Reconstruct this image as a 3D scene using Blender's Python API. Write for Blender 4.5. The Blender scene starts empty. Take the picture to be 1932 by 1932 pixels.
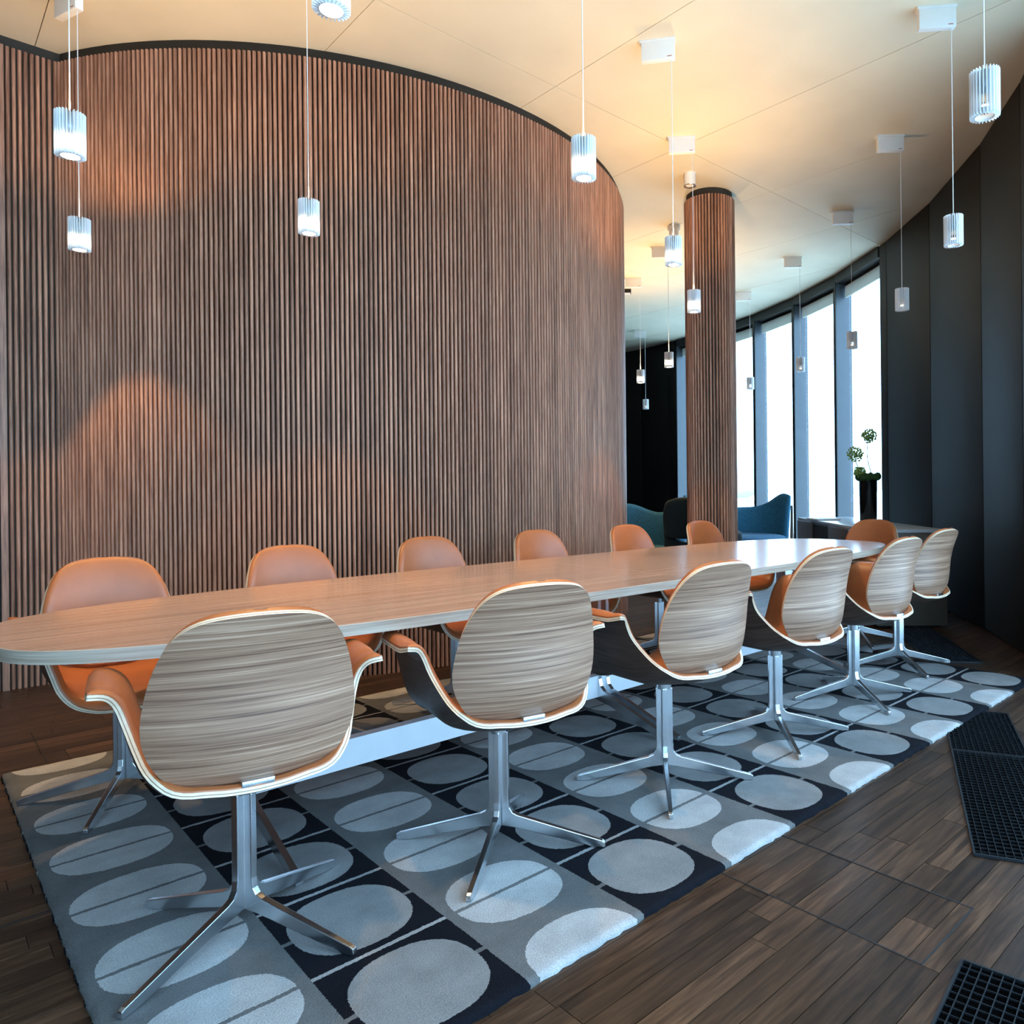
import bpy, bmesh, math, random
from mathutils import Vector, Matrix
random.seed(7)
PI = math.pi
SC = bpy.context.scene
COL = SC.collection

# ------------------------------------------------------------------ camera
YAW, ROLL, FPX, CXP, CYP = 0.7707, 0.0105, 1381.4, 1150.0, 921.0
cam_d = bpy.data.cameras.new('camera')
cam_d.sensor_fit = 'HORIZONTAL'; cam_d.sensor_width = 36.0
cam_d.lens = FPX / 1932.0 * 36.0
cam_d.shift_x = (966.0 - CXP) / 1932.0
cam_d.shift_y = (CYP - 966.0) / 1932.0
cam_d.clip_start = 0.05; cam_d.clip_end = 300
cam = bpy.data.objects.new('camera', cam_d); COL.objects.link(cam)
cam.matrix_world = (Matrix.Translation((-0.282, -1.302, 1.0987)) @ Matrix.Rotation(-YAW, 4, 'Z')
                    @ Matrix.Rotation(PI / 2, 4, 'X') @ Matrix.Rotation(-ROLL, 4, 'Z'))
SC.camera = cam

# ------------------------------------------------------------------ world, exposure
world = bpy.data.worlds.new('sky'); SC.world = world
world.use_nodes = True
bg = world.node_tree.nodes['Background']
bg.inputs[0].default_value = (0.42, 0.69, 1.0, 1)
bg.inputs[1].default_value = 8.2
SC.view_settings.view_transform = 'Standard'
SC.view_settings.look = 'None'
SC.view_settings.exposure = 0.14
SC.view_settings.gamma = 1.0
SC.view_settings.use_curve_mapping = False
UP_W, DOWN_W = 24.0, 62.0            # warm light of each lit pendant, up and down

FL = -0.016                          # wooden floor (rug top is z = 0)
ZC = 3.72                            # ceiling

# ------------------------------------------------------------------ materials
MATS = {}
def new_mat(name):
    m = bpy.data.materials.new(name); m.use_nodes = True
    MATS[name] = m
    nt = m.node_tree
    return m, nt, nt.nodes['Principled BSDF']
def setp(p, **k):
    for a, v in k.items():
        a = a.replace('_', ' ')
        if a in p.inputs: p.inputs[a].default_value = v
def plain(name, col, rough=0.5, metal=0.0, noise=0.0, nscale=6.0, bump=0.0, bscale=200.0, **k):
    m, nt, p = new_mat(name)
    setp(p, Base_Color=(*col, 1), Roughness=rough, Metallic=metal)
    for a, v in k.items(): p.inputs[a.replace('_', ' ')].default_value = v
    tc = nt.nodes.new('ShaderNodeTexCoord')
    if noise:
        n = nt.nodes.new('ShaderNodeTexNoise'); n.inputs['Scale'].default_value = nscale; n.inputs['Detail'].default_value = 5
        nt.links.new(tc.outputs['Object'], n.inputs['Vector'])
        r = nt.nodes.new('ShaderNodeValToRGB')
        r.color_ramp.elements[0].position = 0.3; r.color_ramp.elements[1].position = 0.7
        r.color_ramp.elements[0].color = (*[c * (1 - noise) for c in col], 1)
        r.color_ramp.elements[1].color = (*[min(1, c * (1 + noise)) for c in col], 1)
        nt.links.new(n.outputs['Fac'], r.inputs['Fac']); nt.links.new(r.outputs['Color'], p.inputs['Base Color'])
    if bump:
        n2 = nt.nodes.new('ShaderNodeTexNoise'); n2.inputs['Scale'].default_value = bscale; n2.inputs['Detail'].default_value = 3
        nt.links.new(tc.outputs['Object'], n2.inputs['Vector'])
        b = nt.nodes.new('ShaderNodeBump'); b.inputs['Strength'].default_value = bump; b.inputs['Distance'].default_value = 0.002
        nt.links.new(n2.outputs['Fac'], b.inputs['Height']); nt.links.new(b.outputs['Normal'], p.inputs['Normal'])
    return m
def wood(name, cols, stretch, coord='Object', rough=0.4, rnd=0.0, coat=0.0, bump=0.0, fine=3.5, warp=0.0, spec=0.5):
    """streaky grain: noise stretched by `stretch`, colour ramp `cols`; rnd = per-object brightness spread"""
    m, nt, p = new_mat(name)
    setp(p, Roughness=rough, Coat_Weight=coat, Coat_Roughness=0.12, Specular_IOR_Level=spec)
    tc = nt.nodes.new('ShaderNodeTexCoord'); oi = nt.nodes.new('ShaderNodeObjectInfo')
    add = nt.nodes.new('ShaderNodeVectorMath'); add.operation = 'ADD'
    mul = nt.nodes.new('ShaderNodeVectorMath'); mul.operation = 'SCALE'; mul.inputs[0].default_value = (7.3, 3.1, 5.7)
    nt.links.new(oi.outputs['Random'], mul.inputs['Scale'])
    nt.links.new(tc.outputs[coord], add.inputs[0]); nt.links.new(mul.outputs[0], add.inputs[1])
    mp = nt.nodes.new('ShaderNodeMapping'); mp.inputs['Scale'].default_value = stretch
    nt.links.new(add.outputs[0], mp.inputs['Vector'])
    n = nt.nodes.new('ShaderNodeTexNoise'); n.inputs['Scale'].default_value = 1.0; n.inputs['Detail'].default_value = 4
    n.inputs['Roughness'].default_value = 0.62; n.inputs['Distortion'].default_value = warp
    nt.links.new(mp.outputs[0], n.inputs['Vector'])
    mp2 = nt.nodes.new('ShaderNodeMapping'); mp2.inputs['Scale'].default_value = [s * fine for s in stretch]
    nt.links.new(add.outputs[0], mp2.inputs['Vector'])
    n2 = nt.nodes.new('ShaderNodeTexNoise'); n2.inputs['Scale'].default_value = 1.0; n2.inputs['Detail'].default_value = 3
    nt.links.new(mp2.outputs[0], n2.inputs['Vector'])
    mx = nt.nodes.new('ShaderNodeMath'); mx.operation = 'MULTIPLY_ADD'; mx.inputs[1].default_value = 0.35
    nt.links.new(n2.outputs['Fac'], mx.inputs[0])
    sc_ = nt.nodes.new('ShaderNodeMath'); sc_.operation = 'MULTIPLY'; sc_.inputs[1].default_value = 0.65
    nt.links.new(n.outputs['Fac'], sc_.inputs[0]); nt.links.new(sc_.outputs[0], mx.inputs[2])
    r = nt.nodes.new('ShaderNodeValToRGB'); e = r.color_ramp.elements
    e[0].position = 0.36; e[0].color = (*cols[0], 1); e[1].position = 0.64; e[1].color = (*cols[-1], 1)
    for i, c in enumerate(cols[1:-1]):
        q = e.new(0.36 + 0.28 * (i + 1) / (len(cols) - 1)); q.color = (*c, 1)
    nt.links.new(mx.outputs[0], r.inputs['Fac'])
    out = r.outputs['Color']
    if rnd:
        mr = nt.nodes.new('ShaderNodeMapRange'); mr.inputs['To Min'].default_value = 1 - rnd; mr.inputs['To Max'].default_value = 1 + rnd
        nt.links.new(oi.outputs['Random'], mr.inputs['Value'])
        vm = nt.nodes.new('ShaderNodeVectorMath'); vm.operation = 'SCALE'
        nt.links.new(out, vm.inputs[0]); nt.links.new(mr.outputs[0], vm.inputs['Scale']); out = vm.outputs[0]
    nt.links.new(out, p.inputs['Base Color'])
    if bump:
        b = nt.nodes.new('ShaderNodeBump'); b.inputs['Strength'].default_value = bump; b.inputs['Distance'].default_value = 0.001
        nt.links.new(mx.outputs[0], b.inputs['Height']); nt.links.new(b.outputs['Normal'], p.inputs['Normal'])
    return m
def emis(name, col, strength):
    m, nt, p = new_mat(name)
    setp(p, Base_Color=(*col, 1), Emission_Color=(*col, 1), Emission_Strength=strength)
    return m

M_SLAT = wood('oiled_slat_wood', [(.175, .074, .042), (.32, .152, .092), (.48, .25, .158)], (55, 55, 2.2), rough=0.5, rnd=0.20, bump=0.25)
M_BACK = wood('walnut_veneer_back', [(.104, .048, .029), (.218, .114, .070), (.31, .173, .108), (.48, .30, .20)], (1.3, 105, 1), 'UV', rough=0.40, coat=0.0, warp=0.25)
M_SEATV = wood('walnut_veneer_seat_shaded', [(.030, .015, .010), (.058, .032, .022), (.095, .055, .040)], (62, 2.2, 1), 'UV', rough=0.45, coat=0.0, warp=0.2, spec=0.3)  # same walnut as the backs, with under-seat shade put into darker tones
M_TABLE = wood('walnut_veneer_table', [(.285, .160, .104), (.365, .213, .142), (.41, .25, .170), (.48, .31, .22)], (.8, 48, 30), rough=0.22, coat=0.2, warp=0.1, spec=0.6)
M_EDGE = wood('veneer_table_edge', [(.24, .17, .12), (.36, .28, .21), (.46, .37, .29)], (2, 2, 110), rough=0.4)
M_PLY = plain('pale_plywood_edge', (.66, .53, .38), 0.5, noise=.12, nscale=40)
M_PLYD = plain('dark_plywood_ply', (.22, .13, .08), 0.5, noise=.1, nscale=40)
M_LEATHER = plain('cognac_leather', (.36, .105, .032), 0.40, noise=.10, nscale=9, bump=.12, bscale=700)
M_ALU = plain('satin_aluminium', (.70, .73, .76), 0.24, 1.0, noise=.04, nscale=30)
M_CHROME = plain('polished_steel', (.80, .82, .85), 0.10, 1.0, noise=.03, nscale=30)
M_ALUW = plain('reflection_pale_aluminium', (.84, .87, .90), 0.30, 0.35, noise=.03, nscale=12)  # satin aluminium whitened: bright window reflections put into the base colour
M_CEIL = plain('cast_concrete', (.74, .645, .47), 0.75, noise=.055, nscale=1.6, bump=.12, bscale=60)
M_SEAM = plain('concrete_joint', (.38, .31, .21), 0.85, noise=.15, nscale=9)
M_DARKP = plain('black_stained_panel', (.0042, .0043, .0044), 0.55, noise=.25, nscale=2.5)
M_BLACK = plain('matt_black', (.004, .004, .0045), 0.7, noise=.2, nscale=10)
M_FRAME = plain('grey_blue_mullion', (.050, .062, .074), 0.45, noise=.06, nscale=5)
M_FRAMED = plain('dark_frame', (.009, .010, .012), 0.4, noise=.1, nscale=8)
M_WHITE = plain('white_painted_metal', (.80, .78, .73), 0.45, noise=.02, nscale=9)
M_FIN = plain('white_coated_fin', (.86, .87, .88), 0.40, noise=.03, nscale=20)
M_CORD = plain('white_cord', (.80, .80, .78), 0.5, noise=.02, nscale=30)
M_GRILLE = plain('dark_floor_grille', (.030, .036, .042), 0.36, 0.6, noise=.12, nscale=25)
M_TEAL = plain('teal_wool', (.012, .098, .165), 0.9, noise=.22, nscale=45, bump=.25, bscale=500)
M_TEALSHADE = plain('unlit_teal_wool', (.006, .022, .028), 0.9, noise=.22, nscale=45, bump=.25, bscale=500)  # teal darkened: the unlit side of the wing chair is put into colour
M_BLUEW = plain('blue_seat_wool', (.022, .075, .13), 0.9, noise=.2, nscale=45, bump=.25, bscale=500)
M_LEGW = wood('dark_walnut_leg', [(.05, .025, .012), (.12, .065, .035)], (40, 40, 3), rough=0.4)
M_CAB = plain('taupe_lacquer', (.105, .085, .066), 0.45, noise=.04, nscale=4)
M_CABTOP = plain('pale_lacquer_top', (.46, .50, .54), 0.18, noise=.03, nscale=4)
M_VASE = plain('glossy_black_glaze', (.004, .005, .005), 0.12, noise=.2, nscale=6)
M_MOSS = plain('dark_moss', (.02, .07, .012), 0.9, noise=.45, nscale=60, bump=.6, bscale=160)
M_FLOWER = plain('pale_green_floret', (.24, .36, .07), 0.7, noise=.3, nscale=60)
M_STEM = plain('green_stem', (.09, .16, .05), 0.6, noise=.2, nscale=40)
M_PAPER = plain('white_paper', (.80, .82, .84), 0.6, noise=.02, nscale=9)
M_BLIND = plain('pale_blind_fabric', (.62, .62, .57), 0.8, noise=.03, nscale=12)
M_GROUND = plain('pale_gravel', (.85, .86, .84), 0.9, noise=.05, nscale=.4)
M_TREE = plain('haze_toned_foliage', (.66, .76, .72), 0.9, noise=.12, nscale=.8)  # haze and overexposure put into the pale leaf colour
M_SUB = plain('sub_floor', (.012, .008, .006), 0.8, noise=.2, nscale=5)
M_PIT = plain('recess_shade_black', (.0015, .0015, .0016), 0.9, noise=.2, nscale=10)
M_PIT.node_tree.nodes['Principled BSDF'].inputs['Specular IOR Level'].default_value = 0.0
M_LAMPB = plain('lamp_core_grey', (.42, .44, .46), 0.35, 0.3, noise=.03, nscale=20)
M_MARK = plain('red_print', (.40, .08, .05), 0.6, noise=.05, nscale=9)
M_BULB = emis('lit_lamp_glass', (1.0, .78, .50), 38.0)
M_BULBR = emis('lit_lamp_collar', (1.0, .86, .66), 30.0)
M_BACKING = plain('dark_wall_backing', (.022, .019, .014), .8, noise=.2, nscale=6)
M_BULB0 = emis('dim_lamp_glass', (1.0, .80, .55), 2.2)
M_PLANK = wood('smoked_oak_plank', [(.016, .0078, .0042), (.039, .0195, .0105), (.078, .0405, .022)], (3.2, 46, 20), rough=0.40, rnd=0.45, warp=.5, bump=.12, spec=.35)

# window glass: clear with a faint reflection
m, nt, p = new_mat('window_glass'); M_GLASS = m
nt.nodes.remove(p)
tr = nt.nodes.new('ShaderNodeBsdfTransparent'); tr.inputs[0].default_value = (.94, .97, .97, 1)
gl = nt.nodes.new('ShaderNodeBsdfGlossy'); gl.inputs['Roughness'].default_value = 0.02
mxs = nt.nodes.new('ShaderNodeMixShader'); mxs.inputs[0].default_value = 0.05
nt.links.new(tr.outputs[0], mxs.inputs[1]); nt.links.new(gl.outputs[0], mxs.inputs[2])
nt.links.new(mxs.outputs[0], nt.nodes['Material Output'].inputs['Surface'])

# thin blind cloth lets daylight through
nt = M_BLIND.node_tree; pb = nt.nodes['Principled BSDF']
tl = nt.nodes.new('ShaderNodeBsdfTranslucent'); tl.inputs[0].default_value = (.75, .74, .68, 1)
mxb = nt.nodes.new('ShaderNodeMixShader'); mxb.inputs[0].default_value = 0.30
nt.links.new(pb.outputs[0], mxb.inputs[1]); nt.links.new(tl.outputs[0], mxb.inputs[2])
nt.links.new(mxb.outputs[0], nt.nodes['Material Output'].inputs['Surface'])

# rug: bands of ovals (woven pattern)
G_W, D_W, CELL = 0.3741, 0.3444, 0.35
RUG_L, RUG_W = 6 * (G_W + D_W), 7 * CELL
def rug_material():
    m, nt, p = new_mat('patterned_wool_rug')
    setp(p, Roughness=0.95, Specular_IOR_Level=0.1, Sheen_Weight=0.0)
    N, L = nt.nodes, nt.links
    def val(x):
        return x
    def mt(op, a, b=None, c=None):
        n = N.new('ShaderNodeMath'); n.operation = op
        for i, v in enumerate((a, b, c)):
            if v is None: continue
            if isinstance(v, (int, float)): n.inputs[i].default_value = v
            else: L.new(v, n.inputs[i])
        return n.outputs[0]
    tc = N.new('ShaderNodeTexCoord')
    nz = N.new('ShaderNodeTexNoise'); nz.inputs['Scale'].default_value = 150; nz.inputs['Detail'].default_value = 2
    L.new(tc.outputs['Object'], nz.inputs['Vector'])
    sb = N.new('ShaderNodeVectorMath'); sb.operation = 'SUBTRACT'; sb.inputs[1].default_value = (.5, .5, .5)
    L.new(nz.outputs['Color'], sb.inputs[0])
    sm = N.new('ShaderNodeVectorMath'); sm.operation = 'SCALE'; sm.inputs['Scale'].default_value = 0.007
    L.new(sb.outputs[0], sm.inputs[0])
    ad = N.new('ShaderNodeVectorMath'); ad.operation = 'ADD'
    L.new(tc.outputs['Object'], ad.inputs[0]); L.new(sm.outputs[0], ad.inputs[1])
    sp = N.new('ShaderNodeSeparateXYZ'); L.new(ad.outputs[0], sp.inputs[0])
    x, y = sp.outputs[0], sp.outputs[1]
    fx = mt('FLOORED_MODULO', x, G_W + D_W)
    dark = mt('GREATER_THAN', fx, G_W)
    gx = mt('DIVIDE', mt('SUBTRACT', fx, G_W / 2), G_W / 2)
    dx = mt('DIVIDE', mt('SUBTRACT', fx, G_W + D_W / 2), D_W / 2)
    yk = mt('SUBTRACT', mt('FLOORED_MODULO', mt('ADD', y, CELL / 2), CELL), CELL / 2)      # distance to nearest k
    yh = mt('SUBTRACT', mt('FLOORED_MODULO', y, CELL), CELL / 2)                            # distance to k + 1/2
    def oval(ax, ay, rx, ry, pw=2.35):
        a = mt('POWER', mt('ABSOLUTE', mt('DIVIDE', ax, rx)), pw)
        b = mt('POWER', mt('ABSOLUTE', mt('DIVIDE', ay, ry)), pw)
        return mt('LESS_THAN', mt('ADD', a, b), 1.0)
    og = oval(gx, yk, 0.84, 0.140)
    od = oval(dx, yh, 0.86, 0.146)
    mid_ = mt('MULTIPLY', mt('GREATER_THAN', y, .03), mt('LESS_THAN', y, RUG_W - .03))
    lk = mt('MULTIPLY', mt('LESS_THAN', mt('ABSOLUTE', yk), 0.0065), mid_)
    lh = mt('LESS_THAN', mt('ABSOLUTE', yh), 0.0070)
    # mottling
    n2 = N.new('ShaderNodeTexNoise'); n2.inputs['Scale'].default_value = 7; n2.inputs['Detail'].default_value = 6; n2.inputs['Roughness'].default_value = .6
    L.new(tc.outputs['Object'], n2.inputs['Vector'])
    n3 = N.new('ShaderNodeTexNoise'); n3.inputs['Scale'].default_value = 260; n3.inputs['Detail'].default_value = 2
    L.new(tc.outputs['Object'], n3.inputs['Vector'])
    def mixc(f, a, b):
        n = N.new('ShaderNodeMix'); n.data_type = 'RGBA'
        L.new(f, n.inputs['Factor'])
        for k, v in (('A', a), ('B', b)):
            s = [i for i in n.inputs if i.name == k and i.type == 'RGBA'][0]
            if isinstance(v, tuple): s.default_value = (*v, 1)
            else: L.new(v, s)
        return [o for o in n.outputs if o.type == 'RGBA'][0]
    GREY, LIGHT, NAVY, MID, LINE = (.105, .104, .102), (.32, .313, .306), (.0042, .0046, .0072), (.175, .172, .168), (.235, .231, .226)
    cg = mixc(mt('MULTIPLY', og, mt('SUBTRACT', 1.0, lk)), GREY, LIGHT)
    cd = mixc(lk, NAVY, LINE)
    cd = mixc(lh, cd, GREY)
    cd = mixc(od, cd, MID)
    c = mixc(dark, cg, cd)
    f = mt('MULTIPLY', mt('ADD', mt('MULTIPLY', n2.outputs['Fac'], .9), .55), mt('ADD', mt('MULTIPLY', n3.outputs['Fac'], .9), .55))
    vs = N.new('ShaderNodeVectorMath'); vs.operation = 'SCALE'
    L.new(c, vs.inputs[0]); L.new(f, vs.inputs['Scale'])
    L.new(vs.outputs[0], p.inputs['Base Color'])
    b = N.new('ShaderNodeBump'); b.inputs['Strength'].default_value = .55; b.inputs['Distance'].default_value = .004
    hgt = mt('ADD', n3.outputs['Fac'], mt('MULTIPLY', n2.outputs['Fac'], 1.5))
    L.new(hgt, b.inputs['Height']); L.new(b.outputs['Normal'], p.inputs['Normal'])
    return m
M_RUG = rug_material()

# ------------------------------------------------------------------ helpers
def mesh(name, verts, faces, mats, midx=None, smooth=False, uvs=None):
    me = bpy.data.meshes.new(name)
    me.from_pydata([tuple(v) for v in verts], [], faces)
    for mm in (mats if isinstance(mats, (list, tuple)) else [mats]): me.materials.append(mm)
    if midx: me.polygons.foreach_set('material_index', midx)
    if smooth is True: me.polygons.foreach_set('use_smooth', [True] * len(faces))
    elif smooth: me.polygons.foreach_set('use_smooth', smooth)
    if uvs:
        ul = me.uv_layers.new(name='UVMap')
        for poly in me.polygons:
            for li, vi in zip(poly.loop_indices, poly.vertices): ul.data[li].uv = uvs[vi]
    me.update()
    return me
def obj(name, me, parent=None, loc=None, rotz=None):
    o = bpy.data.objects.new(name, me); COL.objects.link(o)
    if parent: o.parent = parent
    if loc: o.location = loc
    if rotz is not None: o.rotation_euler = (0, 0, rotz)
    return o
def tag(o, label, cat, group=None):
    o['label'] = label; o['category'] = cat
    if group: o['group'] = group
    return o
def thing(name, label, cat, loc=(0, 0, 0), rotz=0, group=None):
    o = bpy.data.objects.new(name, None); COL.objects.link(o)
    o.empty_display_size = .1
    o.location = loc; o.rotation_euler = (0, 0, rotz)
    return tag(o, label, cat, group)
def struct(o, label=None):
    o['kind'] = 'structure'
    if label: o['label'] = label
    return o
def copy_tree(o, parent=None):
    c = o.copy(); COL.objects.link(c)
    if parent: c.parent = parent
    for ch in list(o.children): copy_tree(ch, c)
    return c
class B:
    """collects primitive pieces for one mesh"""
    def __init__(s): s.v, s.f, s.m, s.sm = [], [], [], []
    def add(s, V, F, mi=0, smooth=False):
        n = len(s.v); s.v += [tuple(q) for q in V]
        s.f += [tuple(i + n for i in q) for q in F]; s.m += [mi] * len(F); s.sm += [smooth] * len(F)
        return s
    def box(s, x0, x1, y0, y1, z0, z1, mi=0, M=None):
        V = [Vector(q) for q in ((x0, y0, z0), (x1, y0, z0), (x1, y1, z0), (x0, y1, z0), (x0, y0, z1), (x1, y0, z1), (x1, y1, z1), (x0, y1, z1))]
        if M: V = [M @ q for q in V]
        return s.add(V, [(3, 2, 1, 0), (4, 5, 6, 7), (0, 1, 5, 4), (1, 2, 6, 5), (2, 3, 7, 6), (3, 0, 4, 7)], mi)
    def rbox(s, x0, x1, y0, y1, z0, z1, r, mi=0, M=None):
        """box with chamfered edges"""
        bm = bmesh.new(); bmesh.ops.create_cube(bm, size=1)
        for v in bm.verts: v.co = Vector(((x0 + x1) / 2 + v.co.x * (x1 - x0), (y0 + y1) / 2 + v.co.y * (y1 - y0), (z0 + z1) / 2 + v.co.z * (z1 - z0)))
        bmesh.ops.bevel(bm, geom=bm.edges[:], offset=r, segments=2, affect='EDGES', profile=.6)
        V = [(M @ v.co) if M else v.co.copy() for v in bm.verts]; bm.verts.index_update()
        F = [[v.index for v in f.verts] for f in bm.faces]; bm.free()
        return s.add(V, F, mi, True)
    def cyl(s, c, r0, r1, z0, z1, n=24, mi=0, caps=True, smooth=True):
        V = []
        for z, r in ((z0, r0), (z1, r1)):
            for i in range(n):
                a = 2 * PI * i / n; V.append((c[0] + r * math.cos(a), c[1] + r * math.sin(a), z))
        F = [(i, (i + 1) % n, n + (i + 1) % n, n + i) for i in range(n)]
        s.add(V, F, mi, smooth)
        if caps:
            s.add(V[:n], [tuple(range(n - 1, -1, -1))], mi); s.add(V[n:], [tuple(range(n))], mi)
        return s
    def lathe(s, c, prof, n=28, mi=0):
        V = []
        for r, z in prof:
            for i in range(n):
                a = 2 * PI * i / n; V.append((c[0] + r * math.cos(a), c[1] + r * math.sin(a), c[2] + z))
        F = []
        for k in range(len(prof) - 1):
            for i in range(n):
                j = (i + 1) % n; F.append((k * n + i, k * n + j, (k + 1) * n + j, (k + 1) * n + i))
        return s.add(V, F, mi, True)
    def tube(s, pts, r, n=8, mi=0):
        pts = [Vector(q) for q in pts]; V = []
        for k, q in enumerate(pts):
            t = (pts[min(k + 1, len(pts) - 1)] - pts[max(k - 1, 0)]).normalized()
            a = t.orthogonal().normalized() if k == 0 else (a - t * a.dot(t)).normalized()
            b = t.cross(a); rr = r[k] if isinstance(r, (list, tuple)) else r
            for i in range(n):
                w = 2 * PI * i / n; V.append(q + a * (rr * math.cos(w)) + b * (rr * math.sin(w)))
        F = [(k * n + i, k * n + (i + 1) % n, (k + 1) * n + (i + 1) % n, (k + 1) * n + i) for k in range(len(pts) - 1) for i in range(n)]
        s.add(V, F, mi, True)
        s.add(V[:n], [tuple(range(n - 1, -1, -1))], mi); s.add(V[-n:], [tuple(range(n))], mi)
        return s
    def prism(s, poly, axis_from, axis_to, frame, mi=0, smooth=False):
        """polygon in (a,b) extruded along c; frame(a,b,c)->Vector"""
        n = len(poly)
        V = [frame(a, b, axis_from) for a, b in poly] + [frame(a, b, axis_to) for a, b in poly]
        F = [tuple(range(n - 1, -1, -1)), tuple(range(n, 2 * n))]
        s.add(V, F, mi)
        s.add(V, [(i, (i + 1) % n, n + (i + 1) % n, n + i) for i in range(n)], mi, smooth)
        return s
    def me(s, name, mats): return mesh(name, s.v, s.f, mats, s.m, s.sm)
def interp(xs, ys, x):
    """smooth monotone-ish interpolation (cubic Hermite with finite differences)"""
    n = len(xs)
    if x <= xs[0]: return ys[0]
    if x >= xs[-1]: return ys[-1]
    k = max(i for i in range(n - 1) if xs[i] <= x)
    def d(i):
        if i == 0: return (ys[1] - ys[0]) / (xs[1] - xs[0])
        if i == n - 1: return (ys[-1] - ys[-2]) / (xs[-1] - xs[-2])
        a = (ys[i] - ys[i - 1]) / (xs[i] - xs[i - 1]); b = (ys[i + 1] - ys[i]) / (xs[i + 1] - xs[i])
        return (a + b) / 2
    h = xs[k + 1] - xs[k]; t = (x - xs[k]) / h
    return ((2 * t**3 - 3 * t**2 + 1) * ys[k] + (t**3 - 2 * t**2 + t) * h * d(k)
            + (-2 * t**3 + 3 * t**2) * ys[k + 1] + (t**3 - t**2) * h * d(k + 1))

# ------------------------------------------------------------------ plan of the room
FC, FR = Vector((-0.43, 8.94)), 10.24                       # inner face of the curved facade
def fac(deg, r=FR): return Vector((FC.x + r * math.cos(math.radians(deg)), FC.y + r * math.sin(math.radians(deg))))
SIDE = [fac(-62)]
for hd in (28, 25, 22, 18, 13, 7, 0):                        # facade goes on past the frame, behind the camera
    a = math.radians(180 + hd); SIDE.append(SIDE[-1] + Vector((math.cos(a), math.sin(a))) * 1.07)
DC, DR = Vector((2.7145, 5.310)), 2.595                      # slatted drum (core) centre, radius
ROOM = [fac(a) for a in range(30, -62, -4)] + SIDE + [Vector((-2.72, 4.4)), Vector((0.2, 4.4)), Vector((0.2, 15.5)), Vector((8.4, 15.5))]
ROOM_OUT = [fac(a, FR + .32) for a in range(30, -62, -2)] + [q + Vector((.10, -.26)) for q in SIDE] + ROOM[len(ROOM) - 4:]
def inside(pt, poly=ROOM):
    c = False; n = len(poly)
    for i in range(n):
        a, b = poly[i], poly[(i + 1) % n]
        if (a.y > pt[1]) != (b.y > pt[1]) and pt[0] < (b.x - a.x) * (pt[1] - a.y) / (b.y - a.y) + a.x: c = not c
    return c

# floor: base slab + planks
fb = B(); fb.add([(q.x, q.y, FL - .012) for q in ROOM_OUT], [tuple(range(len(ROOM_OUT)))])
fb.add([(q.x, q.y, FL - .16) for q in ROOM_OUT], [tuple(range(len(ROOM_OUT)))])
floor = struct(obj('floor', fb.me('floor', M_SUB)), 'dark smoked oak plank floor')
PW = 0.0762
planks = []
k0, k1 = int((-2.3 + .01) / PW), int(9.2 / PW)
hatch = (1.415, 1.735, -0.575)
for k in range(k0, k1):
    y0 = -0.0105 + k * PW
    x = -2.9 + random.random() * .9
    while x < 10:
        ln = random.uniform(.55, 1.25)
        xa, xb = max(x, -2.72), min(x + ln, 9.9)
        x += ln
        yc = y0 + PW / 2
        cuts = [xa, xb]
        if -0.58 < y0 + .01 and yc < 0.02: cuts += [c for c in hatch[:2] if xa + .02 < c < xb - .02]
        cuts.sort()
        for a, b in zip(cuts, cuts[1:]):
            if b - a < .02 or not (inside((a, yc)) or inside((b, yc))): continue
            cx = (a + b) / 2
            if cx < 4.31 - .3 and cx > .3 and .15 < yc < 2.3 and a > .1 and b < 4.2: continue   # under the rug
            if not any(inside((a + (b - a) * t, yc)) for t in (.1, .5, .9)): continue
            planks.append((a, b, y0))
camp = Vector((-0.282, -1.302))
fwd = Vector((math.sin(YAW), math.cos(YAW))); rgt = Vector((math.cos(YAW), -math.sin(YAW)))
def on_screen(P):
    d = Vector(P[:2]) - camp; z = d.dot(fwd)
    if z < .3: return False
    u = CXP + FPX * d.dot(rgt) / z; v = CYP + FPX * (1.0987 - FL) / z
    return -60 < u < 1990 and v < 2000
def pkey(q):
    a, b, y = q; c = ((a + b) / 2, y)
    vis = any(on_screen((a + (b - a) * t, y)) for t in (0, .5, 1))
    hid = 0 < y < 2.4 and 0 < a and b < 4.31
    back = y > 4.1 or (c[1] > 2.9 and c[0] < 4)
    return (0 if vis and not hid and not back else 1, (Vector(c) - camp).length)
planks.sort(key=pkey)
def plank_geo(bb, a, b, y0, lift=0):
    g = .0011
    bb.box(a + g, b - g, y0 + g, y0 + PW - g, FL - .010, FL + lift)
rest = B()
for i, (a, b, y0) in enumerate(planks):
    if i < 295:
        q = B(); L = b - a
        q.box(-L / 2 + .0009, L / 2 - .0009, -PW / 2 + .0010, PW / 2 - .0010, -.010, 0)
        obj('plank', q.me('plank', M_PLANK), floor, ((a + b) / 2, y0 + PW / 2, FL + random.uniform(-.0004, .0004)))
    else: plank_geo(rest, a, b, y0)
ro = obj('far_planks', rest.me('far_planks', M_PLANK), floor); ro['kind'] = 'stuff'
# floor hatch joints
for nm, x0, x1, y0, y1 in (('hatch_joint', 1.412, 1.417, -.578, .06), ('hatch_joint', 1.732, 1.737, -.578, .06), ('hatch_joint', 1.412, 1.737, -.581, -.576)):
    q = B(); q.box(x0, x1, y0, y1, FL - .006, FL + .0012); obj(nm, q.me(nm, M_BLACK), floor)
for y in (1.155,):
    q = B(); q.box(-1.2, 0.02, y - .0025, y + .0025, FL - .006, FL + .0012); obj('hatch_joint', q.me('hatch_joint', M_BLACK), floor)
q = B(); q.box(.150, .155, 2.46, 3.05, FL - .006, FL + .0012); obj('hatch_joint', q.me('hatch_joint', M_BLACK), floor)

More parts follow.
